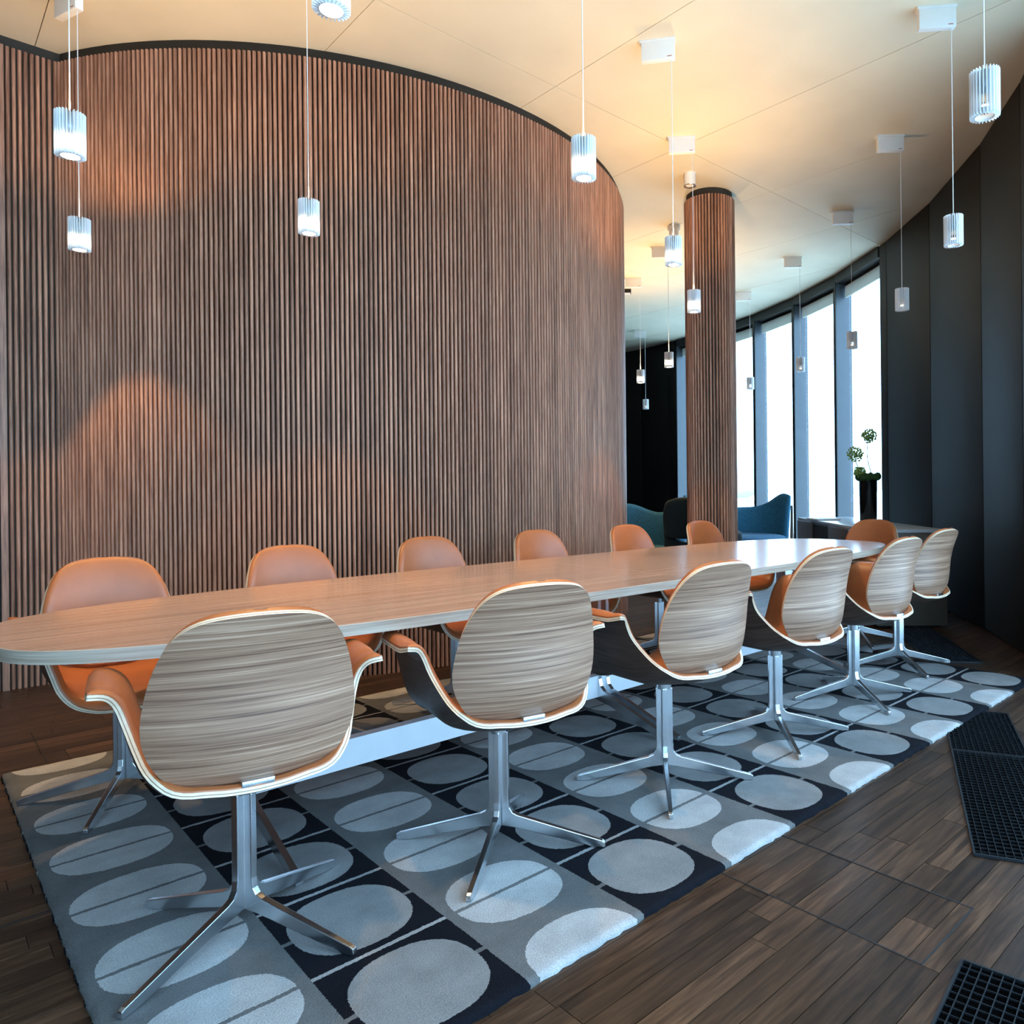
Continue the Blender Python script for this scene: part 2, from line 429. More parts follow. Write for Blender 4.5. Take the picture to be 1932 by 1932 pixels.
# ceiling of cast panels
ceil_o = B(); ceil_o.add([(q.x, q.y, ZC + .02) for q in ROOM_OUT], [tuple(range(len(ROOM_OUT) - 1, -1, -1))])
ceil_o.add([(q.x, q.y, ZC + .25) for q in ROOM_OUT], [tuple(range(len(ROOM_OUT)))])
nR = len(ROOM_OUT)
ceil_o.add([(q.x, q.y, ZC + .02) for q in ROOM_OUT] + [(q.x, q.y, ZC + .25) for q in ROOM_OUT], [(i, (i + 1) % nR, nR + (i + 1) % nR, nR + i) for i in range(nR)])
ceiling = struct(obj('ceiling', ceil_o.me('ceiling', M_SEAM)), 'cream cast concrete ceiling of large panels')
for i in range(-3, 9):
    for j in range(-2, 6):
        x0, y0 = 0.31 + i * 1.25, -0.15 + j * 2.5
        poly = [Vector((x0 + .002, y0 + .002)), Vector((x0 + 1.248, y0 + .002)), Vector((x0 + 1.248, y0 + 2.498)), Vector((x0 + .002, y0 + 2.498))]
        # clip against the (nearly convex) facade with small steps along the edges
        pts = []
        for a, b in zip(poly, poly[1:] + poly[:1]):
            for t in range(16): pts.append(a.lerp(b, t / 16))
        ins = [inside(q, ROOM_OUT) for q in pts]
        if not any(ins): continue
        if all(ins): cl = poly
        else:
            cen = [q for q, f in zip(pts, ins) if f]
            c = sum(cen, Vector((0, 0))) / len(cen); cl = []
            if not inside(c, ROOM_OUT): continue
            for q, f in zip(pts, ins):
                if f: cl.append(q); continue
                lo, hi = 0., 1.
                for _ in range(14):
                    mid = (lo + hi) / 2
                    if inside(c.lerp(q, mid), ROOM_OUT): lo = mid
                    else: hi = mid
                cl.append(c.lerp(q, lo))
        n = len(cl); V = [(q.x, q.y, ZC) for q in cl] + [(q.x, q.y, ZC + .025) for q in cl]
        bb = B(); bb.add(V, [tuple(range(n - 1, -1, -1)), tuple(range(n, 2 * n))] + [(a, (a + 1) % n, n + (a + 1) % n, n + a) for a in range(n)])
        obj('ceiling_panel', bb.me('ceiling_panel', M_CEIL), ceiling)

# ------------------------------------------------------------------ slatted drum wall, side wall and column
SP = 0.0275
def slat_mesh(z0, z1, w=.0195, d=.021):
    prof = [(-w / 2, -.004), (-w / 2, d * .45)] + [(w / 2 * math.cos(a), d * .45 + d * .55 * math.sin(a)) for a in [PI * (1 - t / 6) for t in range(1, 6)]] + [(w / 2, d * .45), (w / 2, -.004)]
    bb = B(); bb.prism(prof, z0, z1, lambda a, b, c: Vector((a, b, c)), smooth=True)
    return bb.me('slat', M_SLAT)
SL = slat_mesh(FL, 3.66)
def arc_wall(c, r, a0, a1, z0, z1, th=.03, n=64):
    V = []
    for i in range(n + 1):
        a = math.radians(a0 + (a1 - a0) * i / n)
        for rr in (r, r - th):
            for z in (z0, z1): V.append((c.x + rr * math.cos(a), c.y + rr * math.sin(a), z))
    F = []
    for i in range(n):
        p_, q_ = 4 * i, 4 * i + 4
        F += [(p_, q_, q_ + 1, p_ + 1), (p_ + 3, q_ + 3, q_ + 2, p_ + 2), (p_ + 1, q_ + 1, q_ + 3, p_ + 3), (p_ + 2, q_ + 2, q_, p_)]
    return B().add(V, F, 0, True)
wall_b = struct(obj('wall_back', arc_wall(DC, DR - .003, -154, 60, FL, ZC, .05, 90).me('wall_back', M_BACKING)), 'curved wall clad in vertical brown wooden slats')
a = -151.7; da = math.degrees(SP / DR)
while a < -12:
    r = math.radians(a)
    obj('slat', SL, wall_b, (DC.x + DR * math.cos(r), DC.y + DR * math.sin(r), 0), r - PI / 2)
    a += da
wb = B(); wb.box(-2.72, .44, 4.095, 4.16, FL, ZC)
wall_l = struct(obj('wall_slatted_side', wb.me('wall_slatted_side', M_BACKING)), 'flat wall clad in vertical brown wooden slats')
x = 0.402; i = 0
while x > -1.9:
    if i == 9:
        q = B(); q.box(-.016, .016, -.002, .026, FL, 3.66); obj('flat_lath', q.me('flat_lath', M_SLAT), wall_l, (x - .006, 4.096, 0), PI); x -= .012
    else: obj('slat', SL, wall_l, (x, 4.096, 0), PI)
    x -= SP; i += 1
col = thing('slatted_column', 'round column clad in vertical brown wooden slats', 'column', (4.98, 2.79, 0))
cc = B(); cc.cyl((0, 0), .205, .205, FL, ZC, 40); obj('core', cc.me('core', M_BACKING), col)
nS = 48
for i in range(nS):
    r = 2 * PI * i / nS
    obj('slat', SL, col, (.205 * math.cos(r), .205 * math.sin(r), 0), r - PI / 2)

# ------------------------------------------------------------------ facade: windows and dark panels
def seg_frame(a, b):
    """matrix: x along a->b, y pointing into the room"""
    d = (b - a).normalized(); nrm = Vector((-d.y, d.x))
    mid = (a + b) / 2
    if not inside(mid + nrm * .4): nrm = -nrm
    M = Matrix(((d.x, nrm.x, 0, a.x), (d.y, nrm.y, 0, a.y), (0, 0, 1, 0), (0, 0, 0, 1)))
    return M, (b - a).length
HZ = 3.60
wn = 0
def window(a, b, lead_a=True, lead_b=False):
    global wn; wn += 1
    M, L = seg_frame(a, b); DEP = .17; T = .05
    w = struct(obj('window_%d' % wn, B().box(0, L, -DEP - .05, .0, HZ, ZC, 0, M).me('window_head', M_FRAMED)), 'tall floor-to-ceiling window with deep grey mullions')
    f = B()
    f.box(0, L, -DEP - .05, -DEP + .03, FL, FL + .06, 0, M).box(0, L, -DEP - .05, -DEP + .03, HZ - .05, HZ, 0, M)
    obj('frame_rail', f.me('frame_rail', M_FRAMED), w)
    for lead, x0 in ((lead_a, -T / 2), (lead_b, L - T / 2)):
        if not lead: continue
        q = B().box(x0, x0 + T, -DEP - .04, .0, FL, HZ + .02, 0, M); obj('mullion', q.me('mullion', M_FRAME), w)
        q = B().box(x0 - .002, x0 + T + .002, .0, .012, FL, HZ + .02, 0, M); obj('mullion_cap', q.me('mullion_cap', M_FRAMED), w)
    q = B().box(T / 2, L - T / 2, -DEP - .012, -DEP - .004, FL + .05, HZ - .04, 0, M); obj('pane', q.me('pane', M_GLASS), w)
    q = B().box(T / 2 + .01, L - T / 2 - .01, -DEP + .035, -DEP + .055, HZ - .17, HZ - .03, 0, M); obj('roller_blind', q.me('roller_blind', M_BLIND), w)
    # light portal in the opening (helps sampling the sky)
    ld = bpy.data.lights.new('window_portal', 'AREA'); ld.shape = 'RECTANGLE'; ld.size = L - T; ld.size_y = HZ - FL - .1
    ld.cycles.is_portal = True
    lo = bpy.data.objects.new('window_portal', ld); COL.objects.link(lo)
    mid = M @ Vector((L / 2, -DEP - .06, (HZ + FL) / 2)); inw = (M.to_3x3() @ Vector((0, 1, 0))).normalized()
    zax = -inw; xax = Vector((0, 0, 1)).cross(zax).normalized(); yax = zax.cross(xax)
    lo.matrix_world = Matrix(((xax.x, yax.x, zax.x, mid.x), (xax.y, yax.y, zax.y, mid.y), (xax.z, yax.z, zax.z, mid.z), (0, 0, 0, 1)))
    return w
MU = [-39.75, -33.7, -27.62, -21.75, -15.75, -9.76]
for k in range(5): window(fac(MU[k]), fac(MU[k + 1]), k > 0, k == 4)
def panels(angs, name, label):
    """dark wall made of tall flat panels with shadow joints"""
    pts = [fac(t) for t in angs]
    bb = B()
    for a, b in zip(pts, pts[1:]):
        M, L = seg_frame(a, b); bb.box(-.01, L + .01, -.16, -.03, FL, ZC, 0, M)
    w = struct(obj(name, bb.me(name, M_BLACK)), label)
    for a, b in zip(pts, pts[1:]):
        M, L = seg_frame(a, b)
        q = B().rbox(.006, L - .006, -.035, 0, FL + .01, ZC - .012, .003, 0, M); obj('wall_panel', q.me('wall_panel', M_DARKP), w)
    return w
panels([-39.95, -40.9, -46.69, -53.26, -58.2, -62], 'wall_right', 'dark wall of tall black panels right of the windows')
panels([-9.6, -8.4, -4.2, 2, 8, 14, 20, 26, 30], 'wall_far', 'dark wall of tall black panels beyond the column')
for a, b in zip(SIDE, SIDE[1:]): window(a, b, True, False)
def flat_wall(name, a, b, label, mat=M_DARKP):
    d = (Vector(b) - Vector(a)); L = d.length; d.normalize()
    M = Matrix(((d.x, -d.y, 0, a[0]), (d.y, d.x, 0, a[1]), (0, 0, 1, 0), (0, 0, 0, 1)))
    return struct(obj(name, B().box(0, L, -.06, .06, FL, ZC, 0, M).me(name, mat)), label)
flat_wall('wall_left', (-2.78, -2.2), (-2.78, 4.16), 'dark wall at the left end of the room')
flat_wall('wall_lounge', (8.5, 14.1), (1.0, 14.1), 'dark end wall of the lounge')
flat_wall('wall_core', (1.0, 14.1), (1.0, 7.0), 'dark side wall of the lounge')

# outside: pale ground and hazy tree line
g = B(); g.add([(-60, -60, -.4), (90, -60, -.4), (90, 90, -.4), (-60, 90, -.4)], [(0, 1, 2, 3)])
tag(obj('outdoor_ground', g.me('outdoor_ground', M_GROUND)), 'pale open ground outside the windows', 'ground')
def tree(x, y, r, h, label):
    t = thing('tree', label, 'tree', (x, y, -.4), 0, 'hazy trees outside')
    bb = B()
    bm = bmesh.new(); bmesh.ops.create_icosphere(bm, subdivisions=3, radius=1)
    for v in bm.verts:
        k = 1 + .16 * math.sin(7 * v.co.x + x) + .14 * math.sin(6 * v.co.y + 2 * v.co.z + y)
        v.co = Vector((v.co.x * r * k, v.co.y * r * k, h * .62 + v.co.z * h * .40 * k))
    bm.verts.index_update(); bb.add([v.co.copy() for v in bm.verts], [[v.index for v in f.verts] for f in bm.faces], 0, True); bm.free()
    obj('crown', bb.me('crown', M_TREE), t)
    obj('trunk', B().cyl((0, 0), .18, .12, 0, h * .4, 10).me('trunk', M_TREE), t)
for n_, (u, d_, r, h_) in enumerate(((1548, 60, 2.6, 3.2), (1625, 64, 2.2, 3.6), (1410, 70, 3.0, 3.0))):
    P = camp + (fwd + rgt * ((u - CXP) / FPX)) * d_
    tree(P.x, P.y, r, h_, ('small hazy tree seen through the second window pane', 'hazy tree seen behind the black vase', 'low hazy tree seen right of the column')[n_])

# ------------------------------------------------------------------ rug
def make_rug():
    bm = bmesh.new()
    nx, ny, R = 216, 122, .012
    V = {}
    for i in range(nx + 1):
        for j in range(ny + 1):
            x, y = RUG_L * i / nx, RUG_W * j / ny
            e = min(x, RUG_L - x, y, RUG_W - y)
            z = 0.0 - (.0045 * (1 - e / .02) ** 2 if e < .02 else 0)
            jit = .0035
            if e == 0: x += random.uniform(-jit, jit); y += random.uniform(-jit, jit)
            V[i, j] = bm.verts.new((x, y, z + random.uniform(-.0006, .0006)))
    for i in range(nx):
        for j in range(ny): bm.faces.new((V[i, j], V[i + 1, j], V[i + 1, j + 1], V[i, j + 1]))
    ring = [V[i, 0] for i in range(nx)] + [V[nx, j] for j in range(ny)] + [V[i, ny] for i in range(nx, 0, -1)] + [V[0, j] for j in range(ny, 0, -1)]
    low = [bm.verts.new((v.co.x, v.co.y, FL + .0005)) for v in ring]
    n = len(ring)
    for k in range(n): bm.faces.new((low[k], low[(k + 1) % n], ring[(k + 1) % n], ring[k]))
    me = bpy.data.meshes.new('rug'); bm.to_mesh(me); bm.free(); me.materials.append(M_RUG)
    me.polygons.foreach_set('use_smooth', [True] * len(me.polygons))
    return me
rug = tag(obj('patterned_rug', make_rug()), 'large grey and navy rug woven with rows of pale ovals', 'rug')

# ------------------------------------------------------------------ floor grilles
def grille(a, b, width, label, nl=13, step=.026):
    """a->b left edge on the floor, width to the right of travel"""
    a, b = Vector(a), Vector(b); L = (b - a).length; d = (b - a).normalized(); nrm = Vector((d.y, -d.x))
    t = thing('floor_grille', label, 'floor grille', (a.x, a.y, FL), math.atan2(d.y, d.x), 'black floor grilles')
    z0, z1 = .0015, .0085
    obj('recess_shade_sheet', B().box(0, L, -width, 0, .0012, .0022).me('recess_shade_sheet', M_PIT), t)  # black sheet over the planks, painted darkness of the recess below the bars
    f = B(); w = .006
    f.box(0, L, -w, 0, .001, z1 + .001).box(0, L, -width, -width + w, .001, z1 + .001).box(0, w, -width + w, -w, .001, z1 + .001).box(L - w, L, -width + w, -w, .001, z1 + .001)
    obj('frame', f.me('frame', M_GRILLE), t)
    lb = B()
    for i in range(1, nl): y = -width * i / nl; lb.box(w, L - w, y - .0009, y + .0009, z0 + .002, z1)
    obj('long_bars', lb.me('long_bars', M_GRILLE), t)
    cb = B(); n = int(L / step)
    for i in range(1, n): x = L * i / n; cb.box(x - .0009, x + .0009, -width + w, -w, z0 + .001, z1 - .0015)
    obj('cross_bars', cb.me('cross_bars', M_GRILLE), t)
gd = Vector((.909, .416))
A0 = Vector((2.02, -.48)); A1 = A0 + gd * .93
grille(A0, A1 - gd * .002, .29, 'black floor grille beside the rug, nearer half of the pair')
grille(A1 + gd * .002, A1 + gd * .62 - Vector((0, .0)), .29, 'black floor grille half under the rug edge, farther half of the pair')
grille((.30, -.80), (1.49, -.64), .29, 'black floor grille in the bottom right corner of the picture')
grille((4.36, .60), (5.32, 1.33), .31, 'black floor grille beyond the far end of the rug')

# ------------------------------------------------------------------ conference table
TX, TY, TA, TB, TN, TZ = 2.17, 1.24, 2.29, .58, 3.5, .72
table = thing('conference_table', 'long oval walnut conference table on polished metal legs', 'table', (TX, TY, 0))
def sup(t):
    c, s_ = math.cos(t), math.sin(t)
    return (TA * math.copysign(abs(c) ** (2 / TN), c), TB * math.copysign(abs(s_) ** (2 / TN), s_))
def half_top(sign):
    out = []
    N = 72
    for i in range(N + 1):
        t = -PI / 2 + PI * i / N
        # denser near the ends of the superellipse
        x, y = sup(t); out.append((max(x, .0008) * sign, y))
    if sign < 0: out = out[::-1]
    return out
seam_x = -.05
for sgn, nm in ((1, 'tabletop'), (-1, 'tabletop')):
    pl = half_top(sgn)
    # split at the seam: shift the straight cut
    pl = [((x if abs(x) > .01 else seam_x + .0008 * sgn), y) for x, y in pl]
    n = len(pl); ch = .0015; bb = B()
    ins = [(x * (1 - ch / TA) if abs(x - seam_x) > .01 else x, y * (1 - ch / TB)) for x, y in pl]
    top = [(x, y, TZ) for x, y in ins]; mid = [(x, y, TZ - ch) for x, y in pl]; bot = [(x, y, TZ - .034) for x, y in pl]
    bb.add(top, [tuple(range(n))], 0)
    bb.add(top + mid, [(n + i, n + (i + 1) % n, (i + 1) % n, i) for i in range(n)], 1)
    bb.add(mid + bot, [(n + i, n + (i + 1) % n, (i + 1) % n, i) for i in range(n)], 1, True)
    bb.add(bot, [tuple(range(n - 1, -1, -1))], 0)
    obj(nm, bb.me(nm, [M_TABLE, M_EDGE]), table)
def table_leg(x):
    """upright bar pair with splayed feet to both sides"""
    w = B()
    prof = []
    # half profile in (y,z): upright, bend, foot
    half = [(.028, TZ - .04), (.028, .20), (.036, .168), (.060, .148), (.470, .022), (.470, .002), (.440, .002), (.100, .088), (.0, .104)]
    full = half + [(-a, b) for a, b in half[-2::-1]]
    w.prism(full, -.0095, .0095, lambda a, b, c: Vector((x + c, a, b)))
    return obj('leg', w.me('leg', M_ALU), table)
for x in (-1.66, -.085, -.035, 1.50): table_leg(x)
q = B().box(-1.66, 1.50, -.022, .022, .115, .215); obj('beam', q.me('beam', M_ALUW), table)
for x in (-1.66, -.06, 1.50):
    q = B().box(x - .05, x + .05, -.40, .40, TZ - .045, TZ - .034); obj('mount_plate', q.me('mount_plate', M_ALU), table)

# ------------------------------------------------------------------ chairs
def grid_normals(P):
    n, m_ = len(P), len(P[0]); N = [[None] * m_ for _ in range(n)]
    for i in range(n):
        for j in range(m_):
            a = P[min(i + 1, n - 1)][j] - P[max(i - 1, 0)][j]; b = P[i][min(j + 1, m_ - 1)] - P[i][max(j - 1, 0)]
            c = a.cross(b); N[i][j] = c.normalized() if c.length > 1e-12 else Vector((0, 0, 1))
    return N
def shell(name, P, N, off0, off1, mats, UV, edge_bands=None, thick=None):
    """solid between P+N*off0 (outer) and P+N*off1 (inner); edge_bands: list of (t0,t1,matidx)"""
    n, m_ = len(P), len(P[0]); v, f, mi, uv, sm = [], [], [], [], []
    def O(i, j, t):
        o1 = off1 if thick is None else off0 + (off1 - off0) * thick(i, j)
        return P[i][j] + N[i][j] * (off0 + (o1 - off0) * t)
    for t, flip in ((0, True), (1, False)):
        b = len(v)
        for i in range(n):
            for j in range(m_): v.append(O(i, j, t)); uv.append(UV[i][j])
        for i in range(n - 1):
            for j in range(m_ - 1):
                q = (b + i * m_ + j, b + (i + 1) * m_ + j, b + (i + 1) * m_ + j + 1, b + i * m_ + j + 1)
                f.append(q[::-1] if flip else q); mi.append(0); sm.append(True)
    ring = [(i, 0) for i in range(n - 1)] + [(n - 1, j) for j in range(m_ - 1)] + [(i, m_ - 1) for i in range(n - 1, 0, -1)] + [(0, j) for j in range(m_ - 1, 0, -1)]
    for t0, t1, k in (edge_bands or [(0, 1, 0)]):
        b = len(v); R = len(ring)
        for t in (t0, t1):
            for i, j in ring: v.append(O(i, j, t)); uv.append(UV[i][j])
        for q in range(R):
            f.append((b + q, b + (q + 1) % R, b + R + (q + 1) % R, b + R + q)); mi.append(k); sm.append(True)
    return mesh(name, v, f, mats, mi, sm, uv)
def lin(n, ease=True):
    """-1..1 with points crowded at the ends"""
    return [math.sin(PI / 2 * (2 * i / (n - 1) - 1)) * .55 + (2 * i / (n - 1) - 1) * .45 for i in range(n)]
# seat shell: cross-section by arc parameter a
SA = [0, .20, .38, .52, .64, .76, .87, .94, 1.0]
SX = [0, .100, .176, .216, .236, .253, .271, .291, .322]
SZ = [.392, .395, .412, .455, .512, .572, .622, .640, .644]
SYR = [-.268, -.262, -.240, -.196, -.146, -.105, -.098, -.112, -.126]
SYF = [.235, .232, .226, .220, .214, .206, .190, .170, .130]
def seat_pt(s, t):
    a = abs(s); sg = 1 if s >= 0 else -1
    x, z = interp(SA, SX, a), interp(SA, SZ, a)
    yr, yf = interp(SA, SYR, a), interp(SA, SYF, a)
    y = yr + (yf - yr) * t
    flat = max(0, 1 - a / .6)
    if y < -.06: z += .046 * ((-.06 - y) / .20) ** 1.9 * min(1, .35 + flat) + .026 * min(1.2, (x / .2) ** 2) * min(1, (-.06 - y) / .16)
    if y > .15: z -= .030 * ((y - .15) / .085) ** 2 * min(1, flat * 1.6)
    x *= 1 - .06 * max(0, (-y - .02) / .25)
    return Vector((x * sg, y, z))
BOUT = [(.012, .430), (.070, .433), (.120, .446), (.163, .470), (.194, .507), (.213, .552), (.218, .600), (.212, .655), (.201, .706),
        (.187, .748), (.168, .785), (.141, .812), (.104, .828), (.056, .835), (.012, .837)]
BI = [i / (len(BOUT) - 1) for i in range(len(BOUT))]
BYz = [.410, .432, .455, .49, .54, .60, .67, .73, .785, .836, .880]
BY = [-.160, -.198, -.232, -.258, -.272, -.275, -.278, -.288, -.306, -.330, -.356]
def back_pt(s, t):
    w, z = interp(BI, [q[0] for q in BOUT], t), interp(BI, [q[1] for q in BOUT], t); x = s * w
    k = 1.45 - .75 * max(0, (z - .55) / .30)
    return Vector((x, interp(BYz, BY, z) + k * x * x, z))
def build_chair():
    root = bpy.data.objects.new('armchair', None); COL.objects.link(root); root.empty_display_size = .1
    ns, ntt = 57, 25
    S_ = lin(ns); T_ = [(q + 1) / 2 for q in lin(ntt)]
    P = [[seat_pt(s, t) for t in T_] for s in S_]
    N = grid_normals(P)                                    # points up / inward
    if N[ns // 2][ntt // 2].z < 0: N = [[-q for q in r] for r in N]
    UV = [[(interp(SA, [0, .105, .19, .245, .31, .37, .42, .45, .48], abs(s)) * (1 if s > 0 else -1), P[i][j].y) for j, t in enumerate(T_)] for i, s in enumerate(S_)]
    flipped = (P[1][0] - P[0][0]).cross(P[0][1] - P[0][0]).dot(N[0][0]) < 0
    bands = [(0, .36, 1), (.36, .52, 2), (.52, 1, 1)]
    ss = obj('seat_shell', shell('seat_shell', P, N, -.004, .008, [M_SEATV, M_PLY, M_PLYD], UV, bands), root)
    def thk(P):
        n, m_ = len(P), len(P[0])
        ring = [P[i][0] for i in range(n)] + [P[i][-1] for i in range(n)] + [P[0][j] for j in range(m_)] + [P[-1][j] for j in range(m_)]
        T = [[0] * m_ for _ in range(n)]
        for i in range(n):
            for j in range(m_):
                d = min((P[i][j] - q).length_squared for q in ring) ** .5
                T[i][j] = .28 + .72 * math.sqrt(1 - (1 - min(1, d / .024)) ** 2)
        return lambda i, j: T[i][j]
    sq = obj('seat_upholstery', shell('seat_upholstery', P, N, .0078, .030, [M_LEATHER], UV, None, lambda i, j, g=thk(P): g(i, j) * (.55 + .45 * min(1, T_[j] / .35))), root)
    # back
    nb, mb = 41, 37
    S2 = lin(nb); T2 = [(q + 1) / 2 for q in lin(mb)]
    P2 = [[back_pt(s, t) for t in T2] for s in S2]
    N2 = grid_normals(P2)
    for r in N2: r[0] = r[1] = r[2]; r[-1] = r[-2] = r[-3]
    if N2[nb // 2][mb // 2].y < 0: N2 = [[-q for q in r] for r in N2]
    UV2 = [[(P2[i][j].x, P2[i][j].z) for j in range(mb)] for i in range(nb)]
    bs = obj('back_shell', shell('back_shell', P2, N2, -.004, .008, [M_BACK, M_PLY, M_PLYD], UV2, bands), root)
    bu = obj('back_upholstery', shell('back_upholstery', P2, N2, .0078, .028, [M_LEATHER], UV2, None, thk(P2)), root)
    for o in (ss, sq, bs, bu):
        bm = bmesh.new(); bm.from_mesh(o.data); bmesh.ops.recalc_face_normals(bm, faces=bm.faces[:]); bm.to_mesh(o.data); bm.free()
    q = B().rbox(-.034, .034, -.2635, -.20, .444, .463, .003); obj('back_bracket', q.me('back_bracket', M_ALU), root)
    q = B().cyl((0, 0), .027, .030, .345, .392, 24); obj('swivel_collar', q.me('swivel_collar', M_ALU), root)
    base = obj('pedestal', B().cyl((0, 0), .0155, .0155, .06, .352, 16).me('pedestal', M_ALU), root)
    return root, base
LEGP = [(.004, .348), (.031, .348), (.031, .135), (.034, .112), (.043, .098), (.060, .090), (.322, .021), (.331, .016), (.331, .004), (.327, .0), (.300, .0005), (.050, .052), (.004, .058)]
def leg_mesh():
    bb = B(); th = .0095
    bb.prism(LEGP, -th, th, lambda a, b, c: Vector((a, c * (1 - .25 * a / .33), b)))
    me = bb.me('leg', M_ALU)
    bm = bmesh.new(); bm.from_mesh(me); bmesh.ops.remove_doubles(bm, verts=bm.verts[:], dist=1e-6)
    bmesh.ops.bevel(bm, geom=[e for e in bm.edges if len(e.link_faces) == 2 and e.calc_face_angle(0) > .9], offset=.0022, segments=2, affect='EDGES', profile=.6)
    bm.to_mesh(me); bm.free()
    return me
LEG = leg_mesh()
chair0, ped0 = build_chair()
for k in range(4):
    obj('leg', LEG, ped0, (0, 0, 0), k * PI / 2)
GRP = 'armchairs around the conference table'
CH = [  # x, y, facing angle (0 = faces +Y), base angle, label
    (  .334, .662, -11, 27, 'cognac leather and walnut armchair nearest the camera, front left on the rug'),
    (1.05, .577, -13, 40, 'walnut-backed armchair, second from the left in the near row'),
    (1.776, .535, -5, 45, 'walnut-backed armchair, third from the left in the near row'),
    (2.514, .530, -5, 50, 'walnut-backed armchair, fourth from the left in the near row'),
    (3.282, .557, -4, 57, 'walnut-backed armchair, fifth from the left in the near row'),
    (4.095, .685, -4, 52, 'walnut-backed armchair at the far right end of the near row'),
    (.300, 1.86, 180, 61, 'cognac leather armchair at the far left, facing the camera across the table tip'),
    (1.03, 1.93, 180, 40, 'cognac leather armchair against the slat wall, second from the left in the far row'),
    (1.77, 1.95, 180, 48, 'cognac leather armchair against the slat wall, third from the left in the far row'),
    (2.53, 1.96, 180, 40, 'cognac leather armchair against the slat wall, fourth from the left in the far row'),
    (3.31, 1.94, 180, 50, 'cognac leather armchair in front of the wall edge and dark lounge chair, far row'),
    (4.06, 1.90, 180, 45, 'cognac leather armchair in front of the round slatted column'),
    (4.605, 1.22, 90, 45, 'cognac leather armchair at the head of the table by the windows'),
]
for i, (x, y, fa, ba, lab) in enumerate(CH):
    o = chair0 if i == 0 else copy_tree(chair0)
    o.location = (x, y, 0.0012); o.rotation_euler = (0, 0, math.radians(fa))
    for ch in o.children:
        if ch.name.startswith('pedestal'): ch.rotation_euler = (0, 0, math.radians(ba - fa))
    tag(o, lab, 'chair', GRP)

# ------------------------------------------------------------------ pendant lamps
LZ, LH, LR = 2.49, .162, .050
def fins_mesh():
    bb = B(); n = 26
    for i in range(n):
        a = 2 * PI * i / n
        M = Matrix.Rotation(a, 4, 'Z')
        bb.box(.034, LR, -.0013, .0013, -LH / 2, LH / 2, 0, M)
    return bb.me('fins', M_FIN)
FINS = fins_mesh()
def tube_mesh():
    bb = B(); r = .0345
    bb.lathe((0, 0, 0), [(.031, LH / 2 - .010), (.031, -.012), (r, -.012), (r, LH / 2 - .006), (.020, LH / 2 - .004), (.006, LH / 2 - .004)], 26)
    return bb.me('lamp_body', M_LAMPB)
BODY = tube_mesh()
RIM = B().lathe((0, 0, 0), [(.0345, -.058), (.0345, -LH / 2), (.031, -LH / 2), (.031, -.058), (.0345, -.058)], 26).me('lamp_rim', M_FIN)
def disc_mesh(name, r, z, mat):
    bb = B(); bb.lathe((0, 0, 0), [(.0005, z - .006), (r * .6, z - .004), (r, z), (r, z + .004)], 26); return bb.me(name, mat)
LENS = disc_mesh('lamp_lens', .0305, -LH / 2 + .008, M_BULB)
LENS0 = disc_mesh('lamp_lens', .018, -LH / 2 + .035, M_BULB0)
RING = B().cyl((0, 0), .030, .030, -.058, -.012, 26, 0, False).me('lamp_glass', M_BULBR)
RING0 = B().cyl((.010, 0), .006, .006, -.05, -.036, 10).me('lamp_glass', M_BULB0)
DA = -PI / 4                                               # box long axis in plan
def box_mesh():
    bb = B()
    bb.rbox(-.175, .020, -.020, .020, -.118, -.012, .002)
    bb.box(-.185, .024, -.028, .026, -.012, -.0005)
    return bb.me('ceiling_box', M_WHITE)
BOX = box_mesh()
MARK = B().box(-.022, .004, -.0208, -.0200, -.108, -.104).me('printed_mark', M_MARK)
PEND = [  # x, y, lit, label, height
    (.19, 2.07, 1, 'lit finned pendant lamp, larger of the two at the left edge', 2.445),
    (.40, 3.32, 1, 'lit finned pendant lamp, smaller one hanging lower at the left edge before the slats', 2.440),
    (1.175, 2.30, 1, 'lit finned pendant lamp hanging in front of the middle of the slat wall', 2.445),
    (.575, .65, 1, 'lit finned pendant lamp cut off by the top edge of the picture', 2.490),
    (1.72, .89, 1, 'lit finned pendant lamp at the top right curve of the slat wall', 2.435),
    (2.98, 1.50, 1, 'lit finned pendant lamp just left of the slatted column', 2.480),
    (4.00, 2.18, 1, 'lit finned pendant lamp in front of the slatted column'),
    (5.75, 3.96, 1, 'small lit finned pendant lamp left of the column against dark panels'),
    (6.38, 4.98, 1, 'small lit finned pendant lamp next to the edge of the slat wall'),
    (8.66, 7.02, 0, 'tiny unlit finned pendant lamp hanging lowest left of the column'),
    (7.96, 4.44, 0, 'unlit finned pendant lamp right of the column before the window'),
    (7.14, 3.18, 0, 'unlit finned pendant lamp before the middle mullions'),
    (6.28, 2.10, 0, 'unlit finned pendant lamp before the rightmost window'),
    (5.13, 1.10, 0, 'unlit finned pendant lamp before the dark wall beside the windows'),
    (3.88, .255, 0, 'unlit finned pendant lamp in the middle of the dark wall'),
    (2.51, -.37, 0, 'large unlit finned pendant lamp in the top right corner'),
]
